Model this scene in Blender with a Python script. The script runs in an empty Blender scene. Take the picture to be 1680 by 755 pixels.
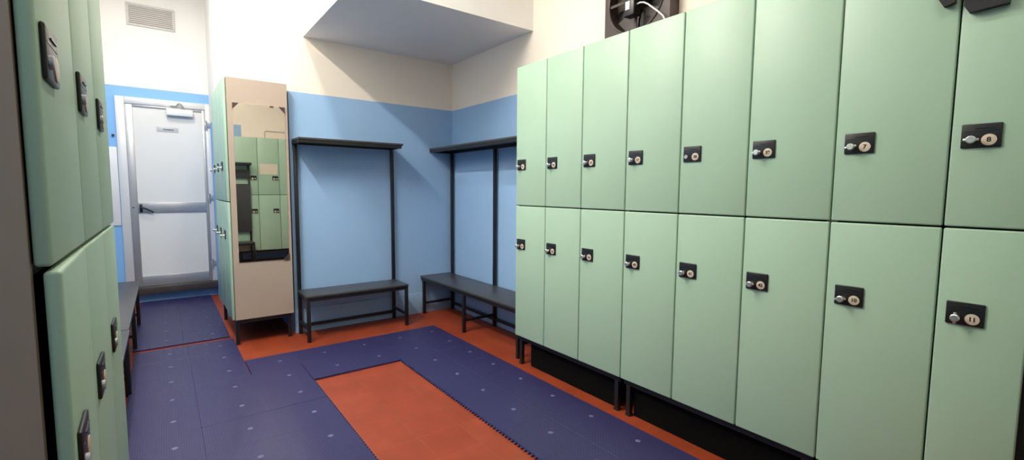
import bpy, bmesh, math, random
from mathutils import Matrix, Vector
random.seed(4)
S = bpy.context.scene
C = S.collection
R = math.radians

# ------------------------------------------------------------------ camera
CAM_H, PITCH, YAW, ROLL, FPX = 1.2, R(4.8757), R(36.9513), R(0.4214), 762.514
F = Vector((math.sin(YAW)*math.cos(PITCH), math.cos(YAW)*math.cos(PITCH), -math.sin(PITCH)))
Rt = Vector((math.cos(YAW), -math.sin(YAW), 0)); Up = Rt.cross(F)
R2 = Rt*math.cos(ROLL) + Up*math.sin(ROLL); U2 = -Rt*math.sin(ROLL) + Up*math.cos(ROLL)
cd = bpy.data.cameras.new('camera'); cam = bpy.data.objects.new('camera', cd); C.objects.link(cam)
M = Matrix((R2, U2, -F)).transposed().to_4x4(); M.translation = (0, 0, CAM_H)
cam.matrix_world = M
cd.sensor_fit = 'HORIZONTAL'; cd.sensor_width = 36; cd.lens = FPX/1680*36
cd.clip_start = 0.01; cd.clip_end = 60
S.camera = cam

# ------------------------------------------------------------------ world, lamps, exposure
w = bpy.data.worlds.new('world'); S.world = w; w.use_nodes = True
w.node_tree.nodes['Background'].inputs[0].default_value = (0.8, 0.88, 1.0, 1)
w.node_tree.nodes['Background'].inputs[1].default_value = 0.02
S.view_settings.view_transform = 'Standard'; S.view_settings.look = 'None'
S.view_settings.gamma = 1.0; S.view_settings.use_curve_mapping = False
S.view_settings.exposure = 0.09

def area(name, loc, sx, sy, watts, col):
    ld = bpy.data.lights.new(name, 'AREA'); ld.shape = 'RECTANGLE'; ld.size = sx; ld.size_y = sy
    ld.energy = watts; ld.color = col
    o = bpy.data.objects.new(name, ld); o.location = loc; C.objects.link(o); return o
LAMPS = [((-0.27, 2.62, 3.32), 0.12, 1.2, 73, (1.0, 0.95, 0.86)),
         ((0.655, 2.10, 3.32), 0.12, 1.2, 35, (1.0, 0.95, 0.86)),
         ((0.655, -0.15, 3.32), 0.12, 1.0, 9.5, (1.0, 0.93, 0.80)),
         ((-0.10, 4.65, 3.32), 0.12, 0.6, 24, (1.0, 0.95, 0.87))]
for l in LAMPS:
    area('ceiling_lamp', *l)

# ------------------------------------------------------------------ materials
def new_mat(name):
    m = bpy.data.materials.new(name); m.use_nodes = True
    return m, m.node_tree.nodes, m.node_tree.links, m.node_tree.nodes['Principled BSDF']

def paint(name, col, rough=0.5, metal=0.0, var=0.05, scale=6.0, bump=0.0, bscale=120.0, spec=0.5):
    m, n, l, b = new_mat(name)
    b.inputs['Roughness'].default_value = rough; b.inputs['Metallic'].default_value = metal
    b.inputs['Specular IOR Level'].default_value = spec
    tc = n.new('ShaderNodeNewGeometry'); nz = n.new('ShaderNodeTexNoise')
    nz.inputs['Scale'].default_value = scale; nz.inputs['Detail'].default_value = 4
    l.new(tc.outputs['Position'], nz.inputs['Vector'])
    mx = n.new('ShaderNodeMix'); mx.data_type = 'RGBA'
    mx.inputs[6].default_value = (*[c*(1-var) for c in col], 1); mx.inputs[7].default_value = (*[min(1, c*(1+var)) for c in col], 1)
    l.new(nz.outputs['Fac'], mx.inputs[0]); l.new(mx.outputs[2], b.inputs['Base Color'])
    if bump:
        nb = n.new('ShaderNodeTexNoise'); nb.inputs['Scale'].default_value = bscale; nb.inputs['Detail'].default_value = 3
        l.new(tc.outputs['Position'], nb.inputs['Vector'])
        bp = n.new('ShaderNodeBump'); bp.inputs['Strength'].default_value = bump; bp.inputs['Distance'].default_value = 0.002
        l.new(nb.outputs['Fac'], bp.inputs['Height']); l.new(bp.outputs['Normal'], b.inputs['Normal'])
    return m

def two_tone(name, low, high, z0, z0b=None, xsplit=None, rough=0.6):
    """painted plaster: dado colour below z0, wall colour above (z0b where x < xsplit)"""
    m, n, l, b = new_mat(name)
    b.inputs['Roughness'].default_value = rough
    g = n.new('ShaderNodeNewGeometry'); sp = n.new('ShaderNodeSeparateXYZ'); l.new(g.outputs['Position'], sp.inputs[0])
    nz = n.new('ShaderNodeTexNoise'); nz.inputs['Scale'].default_value = 14
    l.new(g.outputs['Position'], nz.inputs['Vector'])
    ma = n.new('ShaderNodeMath'); ma.operation = 'MULTIPLY_ADD'
    l.new(nz.outputs['Fac'], ma.inputs[0]); ma.inputs[1].default_value = 0.006; l.new(sp.outputs['Z'], ma.inputs[2])
    gt = n.new('ShaderNodeMath'); gt.operation = 'GREATER_THAN'; l.new(ma.outputs[0], gt.inputs[0])
    gt.inputs[1].default_value = z0 + 0.003
    if z0b is not None:
        lt = n.new('ShaderNodeMath'); lt.operation = 'LESS_THAN'; l.new(sp.outputs['X'], lt.inputs[0]); lt.inputs[1].default_value = xsplit
        md = n.new('ShaderNodeMath'); md.operation = 'MULTIPLY_ADD'; l.new(lt.outputs[0], md.inputs[0])
        md.inputs[1].default_value = z0b - z0; md.inputs[2].default_value = z0; l.new(md.outputs[0], gt.inputs[1])
    n2 = n.new('ShaderNodeTexNoise'); n2.inputs['Scale'].default_value = 2.5; n2.inputs['Detail'].default_value = 5
    l.new(g.outputs['Position'], n2.inputs['Vector'])
    def shade(col, v):
        mx = n.new('ShaderNodeMix'); mx.data_type = 'RGBA'
        mx.inputs[6].default_value = (*[c*(1-v) for c in col], 1); mx.inputs[7].default_value = (*[min(1, c*(1+v)) for c in col], 1)
        l.new(n2.outputs['Fac'], mx.inputs[0]); return mx
    a, c = shade(low, 0.06), shade(high, 0.03)
    mx = n.new('ShaderNodeMix'); mx.data_type = 'RGBA'
    l.new(gt.outputs[0], mx.inputs[0]); l.new(a.outputs[2], mx.inputs[6]); l.new(c.outputs[2], mx.inputs[7])
    l.new(mx.outputs[2], b.inputs['Base Color'])
    nb = n.new('ShaderNodeTexNoise'); nb.inputs['Scale'].default_value = 70; l.new(g.outputs['Position'], nb.inputs['Vector'])
    bp = n.new('ShaderNodeBump'); bp.inputs['Strength'].default_value = 0.12; bp.inputs['Distance'].default_value = 0.003
    l.new(nb.outputs['Fac'], bp.inputs['Height']); l.new(bp.outputs['Normal'], b.inputs['Normal'])
    return m

def terracotta(name):
    m, n, l, b = new_mat(name)
    b.inputs['Roughness'].default_value = 0.5
    g = n.new('ShaderNodeNewGeometry')
    mp = n.new('ShaderNodeMapping'); mp.inputs['Location'].default_value = (-0.497+0.2217*10, -1.565+0.2135*20, 0)
    l.new(g.outputs['Position'], mp.inputs['Vector'])
    br = n.new('ShaderNodeTexBrick'); br.offset = 0; br.squash = 1
    br.inputs['Scale'].default_value = 1; br.inputs['Brick Width'].default_value = 0.2217; br.inputs['Row Height'].default_value = 0.2135
    br.inputs['Mortar Size'].default_value = 0.0018; br.inputs['Mortar Smooth'].default_value = 0.3; br.inputs['Bias'].default_value = 0
    br.inputs['Color1'].default_value = (0.255, 0.038, 0.010, 1); br.inputs['Color2'].default_value = (0.29, 0.047, 0.0135, 1)
    br.inputs['Mortar'].default_value = (0.30, 0.061, 0.022, 1)
    l.new(mp.outputs[0], br.inputs['Vector'])
    nz = n.new('ShaderNodeTexNoise'); nz.inputs['Scale'].default_value = 7; nz.inputs['Detail'].default_value = 6; l.new(g.outputs['Position'], nz.inputs['Vector'])
    rp = n.new('ShaderNodeMapRange'); rp.inputs[1].default_value = 0.3; rp.inputs[2].default_value = 0.7; rp.inputs[3].default_value = 0.88; rp.inputs[4].default_value = 1.1
    l.new(nz.outputs['Fac'], rp.inputs[0])
    mx = n.new('ShaderNodeMix'); mx.data_type = 'RGBA'; mx.blend_type = 'MULTIPLY'; mx.inputs[0].default_value = 1
    l.new(br.outputs['Color'], mx.inputs[6]); l.new(rp.outputs[0], mx.inputs[7]); l.new(mx.outputs[2], b.inputs['Base Color'])
    bp = n.new('ShaderNodeBump'); bp.inputs['Strength'].default_value = 0.25; bp.inputs['Distance'].default_value = 0.002; bp.invert = True
    l.new(br.outputs['Fac'], bp.inputs['Height']); l.new(bp.outputs['Normal'], b.inputs['Normal'])
    return m

def ribbed(name, col, dark):
    """moulded plastic duckboard: fine ribs and rows of drain slots"""
    m, n, l, b = new_mat(name)
    b.inputs['Roughness'].default_value = 0.42
    g = n.new('ShaderNodeNewGeometry')
    br = n.new('ShaderNodeTexBrick'); br.offset = 0.5; br.inputs['Scale'].default_value = 1
    br.inputs['Brick Width'].default_value = 0.018; br.inputs['Row Height'].default_value = 0.0095
    br.inputs['Mortar Size'].default_value = 0.0016; br.inputs['Mortar Smooth'].default_value = 0.4
    br.inputs['Color1'].default_value = (0.25, 0.25, 0.25, 1); br.inputs['Color2'].default_value = (0.35, 0.35, 0.35, 1); br.inputs['Mortar'].default_value = (1, 1, 1, 1)
    mp = n.new('ShaderNodeMapping'); mp.inputs['Rotation'].default_value = (0, 0, R(90)); mp.inputs['Location'].default_value = (20, 20, 0)
    l.new(g.outputs['Position'], mp.inputs[0]); l.new(mp.outputs[0], br.inputs['Vector'])
    nz = n.new('ShaderNodeTexNoise'); nz.inputs['Scale'].default_value = 5; nz.inputs['Detail'].default_value = 6; l.new(g.outputs['Position'], nz.inputs['Vector'])
    c1 = n.new('ShaderNodeMix'); c1.data_type = 'RGBA'
    c1.inputs[6].default_value = (*[c*0.88 for c in col], 1); c1.inputs[7].default_value = (*[c*1.14 for c in col], 1)
    l.new(nz.outputs['Fac'], c1.inputs[0])
    mx = n.new('ShaderNodeMix'); mx.data_type = 'RGBA'; mx.inputs[6].default_value = (*dark, 1)
    l.new(br.outputs['Color'], mx.inputs[0]); l.new(c1.outputs[2], mx.inputs[7])
    l.new(mx.outputs[2], b.inputs['Base Color'])
    bp = n.new('ShaderNodeBump'); bp.inputs['Strength'].default_value = 0.5; bp.inputs['Distance'].default_value = 0.002
    l.new(br.outputs['Color'], bp.inputs['Height']); l.new(bp.outputs['Normal'], b.inputs['Normal'])
    return m

BLUE = (0.31, 0.49, 0.73); CREAM = (0.90, 0.80, 0.68); WHITE = (0.87, 0.85, 0.82)
MINT = (0.385, 0.545, 0.40)
m_back = two_tone('cream_over_blue_paint', BLUE, CREAM, 1.977)
m_corr = two_tone('white_over_blue_paint', (0.24, 0.50, 0.86), WHITE, 2.215)
m_pier = two_tone('white_over_blue_paint_pier', (0.24, 0.50, 0.86), WHITE, 1.9)
m_rear = two_tone('cream_over_blue_paint_rear', BLUE, CREAM, 1.9, 2.24, 1.09)
m_soffit = paint('soffit_white_paint', (0.88, 0.87, 0.85), 0.7)
m_ceil = paint('ceiling_white_paint', (0.86, 0.85, 0.84), 0.8)
m_floor = terracotta('terracotta_tile')
m_skirt = paint('blue_skirting_gloss', (0.33, 0.51, 0.74), 0.35)
m_mint = paint('mint_green_laminate', MINT, 0.42, var=0.035, scale=3, bump=0.06, bscale=350)
m_carc = paint('beige_grey_laminate', (0.42, 0.335, 0.265), 0.5, var=0.03)
m_inner = paint('dark_locker_interior', (0.012, 0.012, 0.011), 0.7)
m_under_shade = paint('under_locker_shade_black', (0.003, 0.003, 0.003), 0.9, spec=0.1)  # shade under the lockers, put into a near-black colour
m_steel = paint('black_painted_steel', (0.010, 0.010, 0.012), 0.38, var=0.1)
m_seat = paint('black_satin_board', (0.050, 0.050, 0.052), 0.36, var=0.15, scale=9, bump=0.05, bscale=200)
m_plate = paint('black_plastic', (0.013, 0.011, 0.011), 0.33, var=0.08)
m_plate2 = paint('black_plastic_trim', (0.02, 0.018, 0.018), 0.25)
m_chrome = paint('chrome', (0.72, 0.72, 0.70), 0.38, 1.0, 0.02)
m_disc = paint('ivory_number_disc', (0.62, 0.52, 0.40), 0.4)
m_ink = paint('black_ink', (0.012, 0.011, 0.010), 0.6)
m_alu = paint('brushed_aluminium', (0.46, 0.46, 0.48), 0.38, 0.6, 0.05, 20)
m_alu_l = paint('pale_aluminium', (0.70, 0.70, 0.71), 0.4, 0.15, 0.03)
m_door = paint('white_door_laminate', (0.79, 0.78, 0.755), 0.4, var=0.02)
m_sill = paint('dark_stone_threshold', (0.055, 0.045, 0.042), 0.45, var=0.25, scale=25)
m_mirror = paint('mirror_silver', (0.83, 0.82, 0.78), 0.01, 1.0, 0.0)
m_brown = paint('brown_plastic_clip', (0.06, 0.032, 0.025), 0.45)
m_mat = ribbed('blue_duckboard_plastic', (0.039, 0.034, 0.135), (0.010, 0.009, 0.03))
m_matplain = paint('blue_duckboard_edge', (0.034, 0.032, 0.10), 0.45)
m_spot = paint('scuffed_blue_boss', (0.13, 0.13, 0.25), 0.5, var=0.3, scale=60)
m_vent = paint('pale_grey_vent', (0.60, 0.58, 0.56), 0.5)
m_fan = paint('brown_grey_fan_metal', (0.055, 0.038, 0.032), 0.45, var=0.2, scale=18)
m_fan_d = paint('dark_fan_metal', (0.022, 0.019, 0.016), 0.5, var=0.3, scale=25)
m_white = paint('white_plastic', (0.80, 0.80, 0.80), 0.4)
m_bag = paint('black_nylon', (0.005, 0.0045, 0.0045), 0.6, var=0.2, scale=40, bump=0.3, bscale=500)
m_paper = paint('cream_paper', (0.72, 0.62, 0.50), 0.8)
m_sign = paint('grey_sign_plate', (0.55, 0.55, 0.56), 0.4)

# ------------------------------------------------------------------ mesh helpers
def box(bm, x0, x1, y0, y1, z0, z1, mi=0, bev=0.0, seg=2):
    vs = [bm.verts.new(p) for p in ((x0,y0,z0),(x1,y0,z0),(x1,y1,z0),(x0,y1,z0),(x0,y0,z1),(x1,y0,z1),(x1,y1,z1),(x0,y1,z1))]
    fs = [bm.faces.new([vs[i] for i in f]) for f in ((3,2,1,0),(4,5,6,7),(0,1,5,4),(1,2,6,5),(2,3,7,6),(3,0,4,7))]
    for f in fs: f.material_index = mi
    if bev:
        es = {e for f in fs for e in f.edges}
        r = bmesh.ops.bevel(bm, geom=list(es), offset=bev, segments=seg, affect='EDGES', profile=0.5)
        for f in r['faces']: f.material_index = mi
    return fs

def tube(bm, pts, rad, seg=8, mi=0, caps=True):
    pts = [Vector(p) for p in pts]; rings = []
    for i, p in enumerate(pts):
        d = (pts[min(i+1, len(pts)-1)] - pts[max(i-1, 0)]).normalized()
        a = d.orthogonal().normalized() if i == 0 else (rings_a - d*rings_a.dot(d)).normalized()
        rings_a = a; b = d.cross(a)
        r = rad[i] if isinstance(rad, (list, tuple)) else rad
        rings.append([bm.verts.new(p + (a*math.cos(2*math.pi*k/seg) + b*math.sin(2*math.pi*k/seg))*r) for k in range(seg)])
    for r0, r1 in zip(rings, rings[1:]):
        for k in range(seg):
            f = bm.faces.new((r0[k], r0[(k+1) % seg], r1[(k+1) % seg], r1[k])); f.material_index = mi; f.smooth = True
    if caps:
        bm.faces.new(list(reversed(rings[0]))).material_index = mi; bm.faces.new(rings[-1]).material_index = mi

def disc(bm, c, axis, r, t, seg=24, mi=0, sx=1.0):
    c = Vector(c); a = Vector(axis).normalized()
    tube(bm, [c, c + a*t*0.85, c + a*t], [r, r, r*0.93], seg, mi)

def prism(bm, poly, axis, t0, t1, mi=0):
    """extrude a 2D polygon; axis 'z' -> (a,b)=(x,y), 'y' -> (x,z), 'x' -> (y,z)"""
    def P(a, b, t):
        return {'z': (a, b, t), 'y': (a, t, b), 'x': (t, a, b)}[axis]
    lo = [bm.verts.new(P(a, b, t0)) for a, b in poly]; hi = [bm.verts.new(P(a, b, t1)) for a, b in poly]
    n = len(poly)
    fs = [bm.faces.new(lo), bm.faces.new(list(reversed(hi)))]
    for i in range(n): fs.append(bm.faces.new((lo[i], hi[i], hi[(i+1) % n], lo[(i+1) % n])))
    for f in fs: f.material_index = mi

def mesh(name, bm, mats):
    bmesh.ops.recalc_face_normals(bm, faces=bm.faces[:])
    me = bpy.data.meshes.new(name); bm.to_mesh(me); bm.free()
    for m in (mats if isinstance(mats, (list, tuple)) else [mats]): me.materials.append(m)
    for p in me.polygons: p.use_smooth = True
    me.set_sharp_from_angle(angle=R(32))
    return me

def obj(name, me, parent=None, loc=(0, 0, 0), rot=(0, 0, 0)):
    o = bpy.data.objects.new(name, me); C.objects.link(o)
    o.parent = parent; o.location = loc; o.rotation_euler = rot
    return o

def mk(name, fn, mats, parent=None, loc=(0, 0, 0), rot=(0, 0, 0)):
    bm = bmesh.new(); fn(bm); return obj(name, mesh(name, bm, mats), parent, loc, rot)

def bx(name, b, mats, parent=None, bev=0.0, seg=2):
    return mk(name, lambda bm: box(bm, *b, bev=bev, seg=seg), mats, parent)

def thing(name, label, cat, loc=(0, 0, 0), rz=0, group=None):
    o = bpy.data.objects.new(name, None); C.objects.link(o); o.empty_display_size = 0.1
    o.location = loc; o.rotation_euler = (0, 0, rz); o['label'] = label; o['category'] = cat
    if group: o['group'] = group
    return o

def struct(name, b, m, bev=0.0):
    o = bx(name, b, m, None, bev); o['kind'] = 'structure'; return o

TEXT = {}
def text_mesh(s, size):
    if (s, size) not in TEXT:
        cu = bpy.data.curves.new('numeral', 'FONT'); cu.body = s; cu.size = size; cu.extrude = 0.0004; cu.offset = size*0.03
        cu.align_x = 'CENTER'; cu.align_y = 'CENTER'
        o = bpy.data.objects.new('numeral', cu); C.objects.link(o)
        bpy.context.view_layer.update()
        me = bpy.data.meshes.new_from_object(o.evaluated_get(bpy.context.evaluated_depsgraph_get()))
        me.materials.clear(); me.materials.append(m_ink)
        bpy.data.objects.remove(o); TEXT[(s, size)] = me
    return TEXT[(s, size)]

# ------------------------------------------------------------------ room shell
XW, YB, YD, XL, YR, ZC = 2.333, 4.10, 6.155, -0.545, -0.86, 3.38
struct('floor', (XL-.1, XW+.1, YR-.1, YD+.1, -0.1, 0), m_floor)
struct('ceiling', (XL-.1, XW+.1, YR-.1, YD+.1, ZC, ZC+.1), m_ceil)
struct('wall_right', (XW, XW+.1, YR-.1, YB+.1, 0, ZC), m_back)
struct('wall_back', (0.84, XW, YB, YB+.1, 0, ZC), m_back)
struct('wall_corridor', (0.84, 0.94, YB+.1, 4.99, 0, ZC), m_pier)
struct('wall_alcove', (0.458, 0.94, 4.99, YD, 0, ZC), m_pier)
struct('wall_left', (XL-.1, XL, YR-.1, YD+.1, 0, ZC), m_corr)
struct('wall_rear', (XL, XW, YR-.1, YR, 0, ZC), m_rear)
def wall_with_opening(bm):
    a, b, t = -0.335, 0.47, 2.11
    box(bm, XL, a, YD, YD+.1, 0, ZC); box(bm, b, 0.94, YD, YD+.1, 0, ZC)
    box(bm, a, b, YD, YD+.1, t, ZC); box(bm, a, b, YD, YD+.1, 0, 0.10)
o = mk('wall_front', wall_with_opening, m_corr); o['kind'] = 'structure'
struct('trim_1', (0.965, XW, 2.85, YB, 2.42, ZC), m_soffit)            # boxed-in bulkhead over the corner
struct('baseboard_back', (0.845, XW, YB-.008, YB, 0, 0.2), m_skirt, 0.002)
struct('baseboard_right', (XW-.008, XW, 2.53, YB-.009, 0, 0.2), m_skirt, 0.002)

# ------------------------------------------------------------------ door at the end of the corridor
door = bpy.data.objects.new('door_1', None); C.objects.link(door); door['kind'] = 'structure'; door.location = (0, YD, 0)
def door_frame(bm):
    box(bm, -0.335, -0.262, -0.03, 0.09, 0.10, 2.11, 0, 0.004)
    box(bm, 0.415, 0.47, -0.03, 0.09, 0.10, 2.11, 0, 0.004)
    box(bm, -0.262, 0.415, -0.03, 0.09, 2.045, 2.11, 0, 0.004)
mk('door_frame', door_frame, m_alu_l, door)
def stiles(bm):
    box(bm, -0.262, -0.20, -0.018, 0.03, 0.17, 2.045, 0, 0.003)
    box(bm, 0.385, 0.415, -0.018, 0.03, 0.17, 2.045, 0, 0.003)
    box(bm, -0.20, 0.385, -0.018, 0.03, 2.02, 2.045, 0, 0.003)
    box(bm, -0.20, 0.385, -0.018, 0.03, 0.94, 1.045, 0, 0.003)
    box(bm, -0.20, 0.385, -0.018, 0.03, 0.17, 0.275, 0, 0.003)
mk('door_rails', stiles, m_alu, door)
bx('door_panel', (-0.205, 0.39, -0.006, 0.02, 1.04, 2.025), m_door, door)
bx('door_panel', (-0.205, 0.39, -0.006, 0.02, 0.27, 0.945), m_door, door)
bx('door_sill', (-0.33, 0.465, -0.10, 0.09, 0.095, 0.17), m_sill, door, 0.006)
def lever(bm):
    box(bm, -0.19, -0.165, -0.03, -0.018, 0.945, 1.03, 0, 0.004)
    tube(bm, [(-0.178, -0.03, 0.995), (-0.178, -0.062, 0.995)], 0.009, 12)
    tube(bm, [(-0.178, -0.060, 0.997), (-0.14, -0.064, 0.985), (-0.075, -0.058, 0.945)], [0.010, 0.0095, 0.0075], 10)
mk('door_handle', lever, m_plate, door)
mk('keyhole', lambda bm: disc(bm, (-0.238, -0.018, 0.995), (0, -1, 0), 0.007, 0.003), m_plate, door)
def closer(bm):
    box(bm, 0.075, 0.305, -0.075, -0.018, 1.955, 2.022, 0, 0.006)
mk('door_closer', closer, m_white, door)
def closer_arm(bm):
    box(bm, 0.115, 0.165, -0.055, -0.032, 2.052, 2.066, 0, 0.003)
    tube(bm, [(0.165, -0.045, 2.062), (0.185, -0.055, 2.085), (0.205, -0.065, 2.078), (0.235, -0.06, 2.03), (0.235, -0.055, 2.018)], 0.007, 8)
mk('closer_arm', closer_arm, m_alu, door)
bx('door_sign', (-0.012, 0.172, -0.010, -0.006, 1.785, 1.836), m_sign, door, 0.001)
def sign_marks(bm):
    x = 0.042
    for k in range(9):
        wd = random.choice((0.006, 0.008, 0.007)); box(bm, x, x+wd, -0.0108, -0.0098, 1.803, 1.816); x += wd + 0.0035
mk('sign_lettering', sign_marks, m_ink, door)
def hinge_at(z):
    def f(bm):
        tube(bm, [(0.421, -0.04, z-0.05), (0.421, -0.04, z+0.05)], 0.009, 10); box(bm, 0.405, 0.455, -0.034, -0.028, z-0.03, z+0.03, 0, 0.002)
    return f
for z in (1.88, 1.09, 0.36):
    mk('hinge', hinge_at(z), m_alu, door)

# ------------------------------------------------------------------ lockers
def plate_fn(bm):
    box(bm, 0, 0.086, -0.006, 0.0, -0.035, 0.035, 0, 0.003, 3)
    box(bm, 0.006, 0.080, -0.0066, -0.005, 0.012, 0.0135, 1)
    box(bm, 0.030, 0.070, -0.0078, -0.005, 0.020, 0.022, 1)
bm = bmesh.new(); plate_fn(bm); ME_PLATE = mesh('lock_plate', bm, [m_plate, m_plate2])
def knob_fn(bm):
    tube(bm, [(0, -0.005, 0), (0, -0.012, 0)], 0.0085, 16)
    tube(bm, [(0, -0.012, 0), (0, -0.022, 0)], 0.005, 12)
    tube(bm, [(0, -0.021, 0), (0, -0.0235, 0), (0, -0.031, 0), (0, -0.033, 0)], [0.009, 0.0115, 0.0115, 0.009], 10)
    box(bm, -0.017, 0.017, -0.029, -0.0245, -0.0035, 0.0035, 0, 0.0012)
bm = bmesh.new(); knob_fn(bm); ME_KNOB = mesh('lock_knob', bm, m_chrome)
def barrel_fn(bm):
    tube(bm, [(0, -0.005, 0), (0, -0.010, 0), (0, -0.011, 0)], [0.009, 0.009, 0.008], 16, caps=False)
    tube(bm, [(0, -0.011, 0), (0, -0.008, 0)], [0.008, 0.0065], 16)
bm = bmesh.new(); barrel_fn(bm); ME_BARREL = mesh('lock_barrel', bm, m_alu)
bm = bmesh.new(); disc(bm, (0, -0.0055, 0), (0, -1, 0), 0.0165, 0.0022, 28); ME_DISC = mesh('number_disc', bm, m_disc)

def locker(label, origin, rz, widths, depth=0.40, nums=None, missing=(), ajar=None, shade_x0=None, barrels=(), plate_off=0.018, turn=(), group='mint green locker cabinets'):
    t = thing('locker_cabinet', label, 'locker', origin, rz, group)
    W = sum(widths)
    Z0, Z1, ZM = 0.2, 2.01, 1.098
    def body(bm):
        d0 = 0.021
        th = 0.016
        edges = [0]
        for wv in widths: edges.append(edges[-1]+wv)
        for i, e in enumerate(edges):          # side panels and dividers
            a = e if i == 0 else (e-th if i == len(edges)-1 else e-th/2)
            box(bm, a, a+th, d0, depth, Z0, Z1, 0 if i in (0, len(edges)-1) else 1)
        for z in (Z0, ZM-th/2, Z1-th):
            box(bm, th, W-th, d0, depth-0.01, z, z+th, 0 if z > 1.5 else 1)
        box(bm, th, W-th, depth-0.01, depth, Z0, Z1, 1)
    mk('carcass', body, [m_carc, m_inner], t)
    def base(bm):
        box(bm, 0.012, W-0.012, 0.022, 0.047, Z0-0.03, Z0, 0); box(bm, 0.012, W-0.012, depth-0.04, depth-0.015, Z0-0.03, Z0, 0)
        box(bm, 0.012, 0.037, 0.047, depth-0.04, Z0-0.03, Z0, 0); box(bm, W-0.037, W-0.012, 0.047, depth-0.04, Z0-0.03, Z0, 0)
    mk('base_frame', base, m_steel, t)
    if shade_x0 is not None: bx('under_shade_panel', (shade_x0, W-0.06, 0.050, 0.060, 0.004, Z0-0.03), m_under_shade, t)  # added black panel painting the unlit space beneath the cabinet as solid shade
    for lx in (0.028, W-0.053):
        for ly in (0.022, depth-0.04):
            def leg(bm):
                box(bm, lx, lx+0.025, ly, ly+0.025, 0.012, Z0-0.03, 0, 0.002)
                box(bm, lx-0.002, lx+0.027, ly-0.002, ly+0.027, 0, 0.014, 0, 0.002)
            mk('leg', leg, m_steel, t)
    u = 0.0
    for i, wv in enumerate(widths):
        for tier, (a, b) in enumerate(((ZM+0.003, Z1-0.002), (Z0+0.002, ZM-0.003))):
            if (i, tier) in missing: continue
            g = 0.0022
            ww = wv - 2*g; hh = b-a
            d = mk('door', lambda bm: box(bm, -ww, 0, 0, 0.018, 0, hh, 0, 0.005, 3), m_mint, t, (u+wv-g, 0, a),
                   (0, 0, R(ajar[2]) if ajar and ajar[:2] == (i, tier) else 0))
            zc = (1.369 if tier == 0 else 0.839) - a
            po = plate_off[i] if isinstance(plate_off, (list, tuple)) else plate_off
            px = -ww + po
            obj('lock_plate', ME_PLATE, d, (px, 0, zc))
            if (i, tier) in barrels: obj('lock_barrel', ME_BARREL, d, (px+0.016, 0, zc-0.012))
            else: obj('lock_knob', ME_KNOB, d, (px+0.025, 0, zc-0.012), (0, R(90 if (i, tier) in turn else (i*37+tier*50) % 24 - 12), 0))
            obj('number_disc', ME_DISC, d, (px+0.060, 0, zc-0.013))
            if nums and nums[tier][i]:
                obj('numeral', text_mesh(nums[tier][i], 0.019 if len(nums[tier][i]) == 1 else 0.0175), d, (px+0.060, -0.0080, zc-0.013), (R(90), 0, 0))
        u += wv
    return t

XR = 1.919
locker('mint green locker cabinet on the right wall beside the corner bench, farthest from the camera', (XR, 2.51, 0), -R(90), [.303, .309, .318], shade_x0=0.12, nums=(('31', '32', '33'), ('34', '35', '36')))
locker('mint green locker cabinet with doors 38, 39, 41 and 42 below the wall fan', (XR, 1.58, 0), -R(90), [.314, .312, .307], shade_x0=0.06, nums=(('37', '38', '39'), ('40', '41', '42')), barrels=((1, 0),))
locker('mint green locker cabinet with doors 7, 8, 10 and 11 at the right edge', (XR, 0.647, 0), -R(90), [.303, .197, .30], shade_x0=0.06, nums=(('7', '8', '9'), ('10', '11', '')), missing=((2, 1),), plate_off=[0.028, 0.022, 0.02], turn=((1, 1),))
locker('green locker cabinet close by at the left edge, seen edge-on with lower door ajar', (-0.112, 0.80, 0), R(90), [.31, .31, .31], ajar=(0, 1, 1.4), barrels=tuple((i, k) for i in range(3) for k in range(2)))
locker('green locker cabinet whose beige end panel carries the tall mirror, by the corridor', (0.385, 4.952, 0), -R(90), [.313, .313, .313], depth=0.428)
rear = locker('green locker cabinet seen only in the tall mirror, with a paper notice', (1.87, -0.42, 0), R(180), [.312, .312, .312])
bm = bmesh.new(); box(bm, 1.275, 1.53, -0.419, -0.4175, 1.43, 1.595)
o = obj('paper_notice', mesh('paper_notice', bm, m_paper)); o['label'] = 'cream paper notice on a locker door, seen in the mirror'; o['category'] = 'notice'

# ------------------------------------------------------------------ mirror on the end panel
t = thing('mirror', 'tall frameless mirror clipped to the beige locker end panel', 'mirror', (0, 4.013, 0))
MX0, MX1, MZ0, MZ1 = 0.444, 0.791, 0.642, 1.825
bx('mirror_glass', (MX0, MX1, -0.005, -0.001, MZ0, MZ1), m_mirror, t)
def clip(cx, cz, sx, sz):
    return lambda bm: prism(bm, [(cx, cz), (cx+sx, cz), (cx, cz+sz)], 'y', -0.010, -0.001)
mk('corner_clip', clip(MX0-.003, MZ1+.003, 0.042, -0.048), m_brown, t)
mk('corner_clip', clip(MX1+.003, MZ1+.003, -0.042, -0.048), m_brown, t)
mk('corner_clip', clip(MX1+.003, MZ0-.003, -0.042, 0.048), m_brown, t)
bx('edge_clip', (0.69, 0.715, -0.010, -0.001, MZ1-0.008, MZ1+0.004), m_brown, t)

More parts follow.
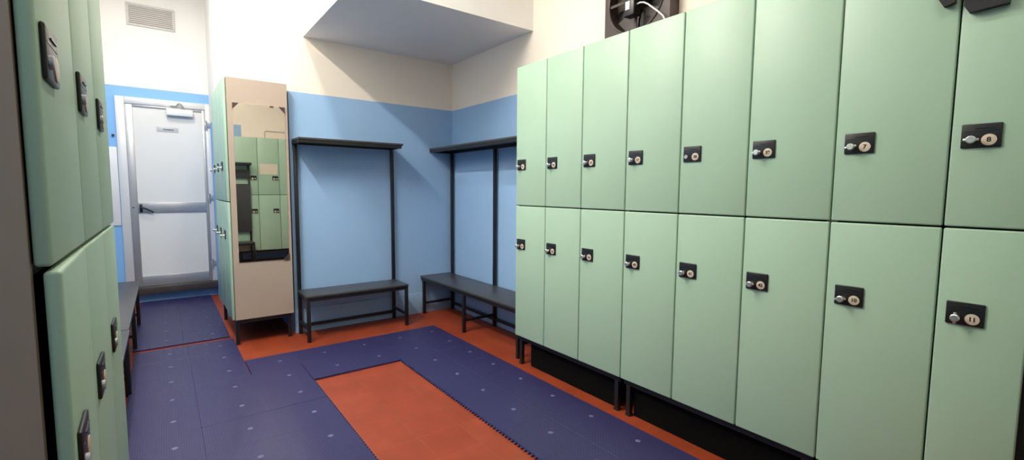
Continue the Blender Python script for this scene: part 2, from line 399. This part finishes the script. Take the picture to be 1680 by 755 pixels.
# ------------------------------------------------------------------ benches
def bench(name, label, cat, origin, rz, L, frames, depth=0.32, rack=False, boards=False, group=None, shelf=(0, 0), overhang=0.0):
    """length along +x, front at y=0, wall side at y=depth"""
    t = thing(name, label, cat, origin, rz, group)
    H = 0.37
    bx('seat', (0, L, 0, depth, H-0.018, H), m_seat, t, 0.003)
    def fr(bm):
        box(bm, 0.004, L-0.004, 0.006, 0.030, H-0.046, H-0.018); box(bm, 0.004, L-0.004, depth-0.03, depth-0.006, H-0.046, H-0.018)
        for u in frames: box(bm, u, u+0.026, 0.030, depth-0.03, H-0.046, H-0.018)
    mk('seat_frame', fr, m_steel, t)
    for u in frames:
        bx('leg', (u, u+0.026, 0.006, 0.032, 0, H-0.046), m_steel, t, 0.0015)
        if not rack: bx('leg', (u, u+0.026, depth-0.032, depth-0.006, 0, H-0.046), m_steel, t, 0.0015)
        else: bx('upright', (u, u+0.026, depth-0.0058, depth+0.0198, 0, 1.556), m_steel, t, 0.0015)
        bx('side_brace', (u+0.003, u+0.023, 0.032, depth-0.006 if rack else depth-0.032, 0.095, 0.115), m_steel, t)
    if rack:
        e = depth+0.020
        bx('stretcher', (frames[0]+0.026, frames[-1], depth-0.003, depth+0.017, 0.055, 0.078), m_steel, t)
        s0, s1 = shelf
        def sf(bm):
            box(bm, s0, s1, e-0.235, e-0.215, 1.556, 1.580); box(bm, s0, s1, e-0.022, e, 1.556, 1.580)
            box(bm, s0, s0+0.02, e-0.215, e-0.022, 1.556, 1.580); box(bm, s1-0.02, s1, e-0.215, e-0.022, 1.556, 1.580)
        mk('shelf_frame', sf, m_steel, t)
        bx('shelf', (s0-0.002, s1+0.014, e-0.240, e+0.001, 1.5805, 1.597), m_seat, t, 0.003)
    if boards:
        for z0, z1 in ((1.37, 1.49), (0.52, 1.27)):
            bx('back_board', (0.0, L, depth-0.026, depth-0.007, z0, z1), m_seat, t, 0.003)
    return t

bench('bench_rack', 'black bench with tall coat rack against the blue back wall beside the mirror', 'bench', (0.858, 3.770, 0), 0, 0.845, (0.002, 0.817), 0.295, True, group='black changing benches', shelf=(-0.005, 0.83))
bench('bench_rack', 'long black bench with coat rack in the corner, running behind the right lockers', 'bench', (1.972, 4.10, 0), -R(90), 1.56, (0.030, 0.775, 1.525), 0.325, True, group='black changing benches', shelf=(0.005, 1.55))
bench('bench', 'low black bench along the corridor, far one nearest the door', 'bench', (-0.19, 3.485, 0), R(90), 1.80, (0.03, 0.86, 1.60), 0.33, group='black changing benches')
bench('bench', 'low black bench half hidden behind the left lockers, near one of two', 'bench', (-0.185, 1.80, 0), R(90), 1.675, (0.03, 0.82, 1.58), 0.33, group='black changing benches')
bench('bench_rack', 'black bench rack with back boards, seen only in the tall mirror', 'bench', (1.125, -0.085, 0), R(180), 0.85, (0.002, 0.822), 0.30, True, True, group='black changing benches', shelf=(0.0, 0.84))

# ------------------------------------------------------------------ floor mats of clipped plastic tiles
MT = 0.013
def tile_mesh(wx, wy, sides, spot=True):
    bm = bmesh.new(); g = 0.0001
    box(bm, g, wx-g, g, wy-g, 0.0, MT, 0, 0.0007, 1)
    n = 12
    for k in range(n):                                    # clip loops along the open sides
        if 'l' in sides or 'r' in sides:
            y = (k+0.5)*wy/n
            for s, x0, x1 in (('l', -0.010, g), ('r', wx-g, wx+0.010)):
                if s in sides: box(bm, x0, x1, y-0.0055, y+0.0055, 0.001, MT-0.003, 1, 0.002, 1)
        x = (k+0.5)*wx/n
        for s, y0, y1 in (('n', -0.010, g), ('f', wy-g, wy+0.010)):
            if s in sides: box(bm, x-0.0055, x+0.0055, y0, y1, 0.001, MT-0.003, 1, 0.002, 1)
    if spot:
        disc(bm, (wx*0.5+0.045, wy*0.5, MT-0.001), (0, 0, 1), 0.0125, 0.0018, 16, 2)
    return mesh('mat_tile', bm, [m_mat, m_matplain, m_spot])
def mat(label, cells, loops):
    t = thing('floor_mat', label, 'floor mat', (0, 0, 0), 0, 'blue duckboard mats')
    cache = {}
    for (x0, x1, y0, y1) in cells:
        sd = loops(x0, x1, y0, y1); key = (round(x1-x0, 4), round(y1-y0, 4), sd)
        if key not in cache: cache[key] = tile_mesh(x1-x0, y1-y0, sd)
        obj('mat_tile', cache[key], t, (x0, y0, 0.0005), (random.uniform(-.0004, .0004), random.uniform(-.0004, .0004), 0))
    return t
xs = [-0.205, 0.105, 0.403, 0.705]
ys = [4.21 - 0.303*k for k in range(13)]
cells = []
for k in range(12):
    y1, y0 = ys[k], ys[k+1]
    cells += [(xs[0], xs[1], y0, y1), (xs[1], xs[2], y0, y1)]
    if k >= 2: cells.append((xs[2], xs[3], y0, y1))
cx = [0.705, 0.997, 1.290, 1.575, 1.860]
for k in (2, 3):
    for a, b in zip(cx, cx[1:]): cells.append((a, b, ys[k+1], ys[k]))
for k in range(4, 12):
    for a, b in zip(cx[2:], cx[3:]): cells.append((a, b, ys[k+1], ys[k]))
SLITS = {(0.403, 2): (0.005, 0), (0.705, 3): (0.004, 0), (0.403, 5): (0, 0.004), (0.105, 5): (0, 0.002), (0.105, 8): (0, 0.003)}   # joints standing slightly open
def opened(c):
    for (x, k), (dx, dy) in SLITS.items():
        if abs(c[0]-x) < 1e-6 and abs(c[3]-ys[k]) < 1e-6: return (c[0]+dx, c[1], c[2], c[3]-dy)
    return c
cells = [opened(c) for c in cells]
def loops(x0, x1, y0, y1):
    s = ''
    if abs(x1-0.705) < 1e-6 and y1 < 3.05: s += 'r'
    if abs(x0-1.290) < 1e-6 and y1 < 3.05: s += 'l'
    return s
mat('large blue ribbed plastic floor mat with bare terracotta strip in its middle', cells, loops)
c2 = [(a, b, 4.285+0.303*k, 4.285+0.303*(k+1)) for k in range(6) for a, b in ((-0.222, 0.083), (0.083, 0.388))]
mat('narrow blue plastic floor mat in the corridor before the door', c2, lambda *a: '')

# ------------------------------------------------------------------ vent and panel on the corridor end wall
t = thing('air_vent', 'pale grey louvred air vent high above the corridor door', 'vent', (0.0, YD, 0))
def vframe(bm):
    x0, x1, z0, z1, b = -0.205, 0.19, 2.825, 3.045, 0.022
    box(bm, x0, x1, -0.012, 0, z0, z0+b, 0, .002); box(bm, x0, x1, -0.012, 0, z1-b, z1, 0, .002)
    box(bm, x0, x0+b, -0.012, 0, z0+b, z1-b, 0, .002); box(bm, x1-b, x1, -0.012, 0, z0+b, z1-b, 0, .002)
    box(bm, x0+b, x1-b, -0.002, 0, z0+b, z1-b, 1)
mk('vent_frame', vframe, [m_vent, m_carc], t)
for k in range(9):
    z = 2.854 + k*0.0193
    mk('louvre', lambda bm: prism(bm, [(-0.010, z), (-0.008, z-0.001), (-0.001, z+0.014), (-0.003, z+0.015)], 'x', -0.183, 0.168), m_vent, t)
t = thing('wall_panel', 'blank white panel on the wall left of the corridor door', 'panel', (0, YD, 0))
bx('panel_board', (-0.46, -0.34, -0.012, 0, 0.815, 1.605), m_white, t, 0.003)
t = thing('wall_hook', 'small dark knob on the blue wall left of the door frame', 'hook', (0, YD, 0))
mk('knob', lambda bm: (disc(bm, (-0.362, 0, 1.72), (0, -1, 0), 0.008, 0.012, 12), disc(bm, (-0.362, -0.012, 1.72), (0, -1, 0), 0.012, 0.006, 12)), m_fan_d, t)

def conduit(bm):
    tube(bm, [(1.43, YR+0.008, 2.02), (1.43, YR+0.008, 2.15), (1.45, YR+0.008, 2.17), (2.2, YR+0.008, 2.17)], 0.008, 8)
o = mk('cable_conduit', conduit, m_vent); o['label'] = 'thin cable conduit on the cream wall above lockers, seen in the mirror'; o['category'] = 'conduit'

# ------------------------------------------------------------------ wall fan above the right lockers
t = thing('wall_fan', 'brown-grey square wall fan above the right lockers', 'fan', (XW, 1.812, 2.318))
HS, RO = 0.232, 0.197
def ffr(bm):
    n = 48; x0, x1 = -0.085, 0.0
    def sq(a):
        c, s = math.cos(a), math.sin(a); k = HS/max(abs(c), abs(s)); return (c*k, s*k)
    ang = [2*math.pi*i/n + math.pi/4 for i in range(n)]
    V = [[bm.verts.new((x, *p)) for p in ps] for x, ps in
         ((x0, [sq(a) for a in ang]), (x0, [(RO*math.cos(a), RO*math.sin(a)) for a in ang]), (x1, [(RO*math.cos(a), RO*math.sin(a)) for a in ang]), (x1, [sq(a) for a in ang]))]
    for i in range(n):
        j = (i+1) % n
        for q in range(4):
            A, B = V[q], V[(q+1) % 4]; bm.faces.new((A[i], A[j], B[j], B[i]))
mk('fan_frame', ffr, m_fan, t)
mk('backing', lambda bm: disc(bm, (-0.002, 0, 0), (-1, 0, 0), RO+0.005, 0.006, 40), m_fan_d, t)
mk('rim', lambda bm: tube(bm, [(-0.087, RO*math.cos(2*math.pi*k/40), RO*math.sin(2*math.pi*k/40)) for k in range(41)], 0.006, 6), m_fan, t)
for k in range(5):
    def blade(bm):
        a0 = 2*math.pi*k/5+0.3; L = []
        for rr in (0.045, 0.10, 0.15, 0.188):
            wd = 0.30 + 0.25*(rr/0.188)
            row = [(-0.030-0.022*q, rr*math.cos(a0+wd*q*1.6), rr*math.sin(a0+wd*q*1.6)) for q in (-0.5, 0, 0.5)]
            L.append(row)
        for off in (0, 0.003):
            G = [[bm.verts.new((p[0]+off, p[1], p[2])) for p in row] for row in L]
            for i in range(3):
                for j in range(2): bm.faces.new((G[i][j], G[i+1][j], G[i+1][j+1], G[i][j+1]))
    mk('blade', blade, m_fan, t)
mk('hub', lambda bm: (disc(bm, (-0.012, 0, 0), (-1, 0, 0), 0.055, 0.05, 24)), m_fan_d, t)
def struts(bm):
    box(bm, -0.082, -0.074, -0.008, 0.008, -RO, RO); box(bm, -0.082, -0.074, -RO, RO, -0.008, 0.008)
mk('strut', struts, m_fan, t)
bx('switch_box', (-0.15, -0.088, -0.040, 0.035, -0.115, 0.015), m_plate, t, 0.006)
bx('switch', (-0.154, -0.149, -0.012, 0.018, -0.082, -0.035), m_white, t, 0.0015)
mk('cable', lambda bm: tube(bm, [(-0.12, -0.040, -0.055), (-0.12, -0.06, -0.053), (-0.12, -0.085, -0.059), (-0.12, -0.115, -0.078), (-0.122, -0.15, -0.108), (-0.124, -0.185, -0.138), (-0.122, -0.215, -0.168), (-0.115, -0.235, -0.21), (-0.09, -0.24, -0.26), (-0.06, -0.24, -0.31)], 0.0045, 8), m_white, t)

# ------------------------------------------------------------------ bag on top of the right lockers, flaps hanging over the doors
t = thing('gym_bag', 'black bag on top of the right lockers, straps hanging over the doors', 'bag', (2.0, 0.34, 2.012))
mk('bag_body', lambda bm: box(bm, -0.055, 0.28, -0.15, 0.20, 0.002, 0.22, 0, 0.05, 4), m_bag, t)
def flap(y0, y1, zb, sl):
    def f(bm):
        prism(bm, [(y0, 0.17), (y1, 0.17), (y1, zb+0.022), (y1-0.012, zb), (y0, zb+sl)], 'x', -0.105, -0.085)
        box(bm, -0.105, -0.04, y0, y1, 0.15, 0.17)
    return f
mk('strap', flap(0.015, 0.052, -0.255, 0.006), m_bag, t)
mk('flap', flap(-0.098, -0.005, -0.288, 0.004), m_bag, t)
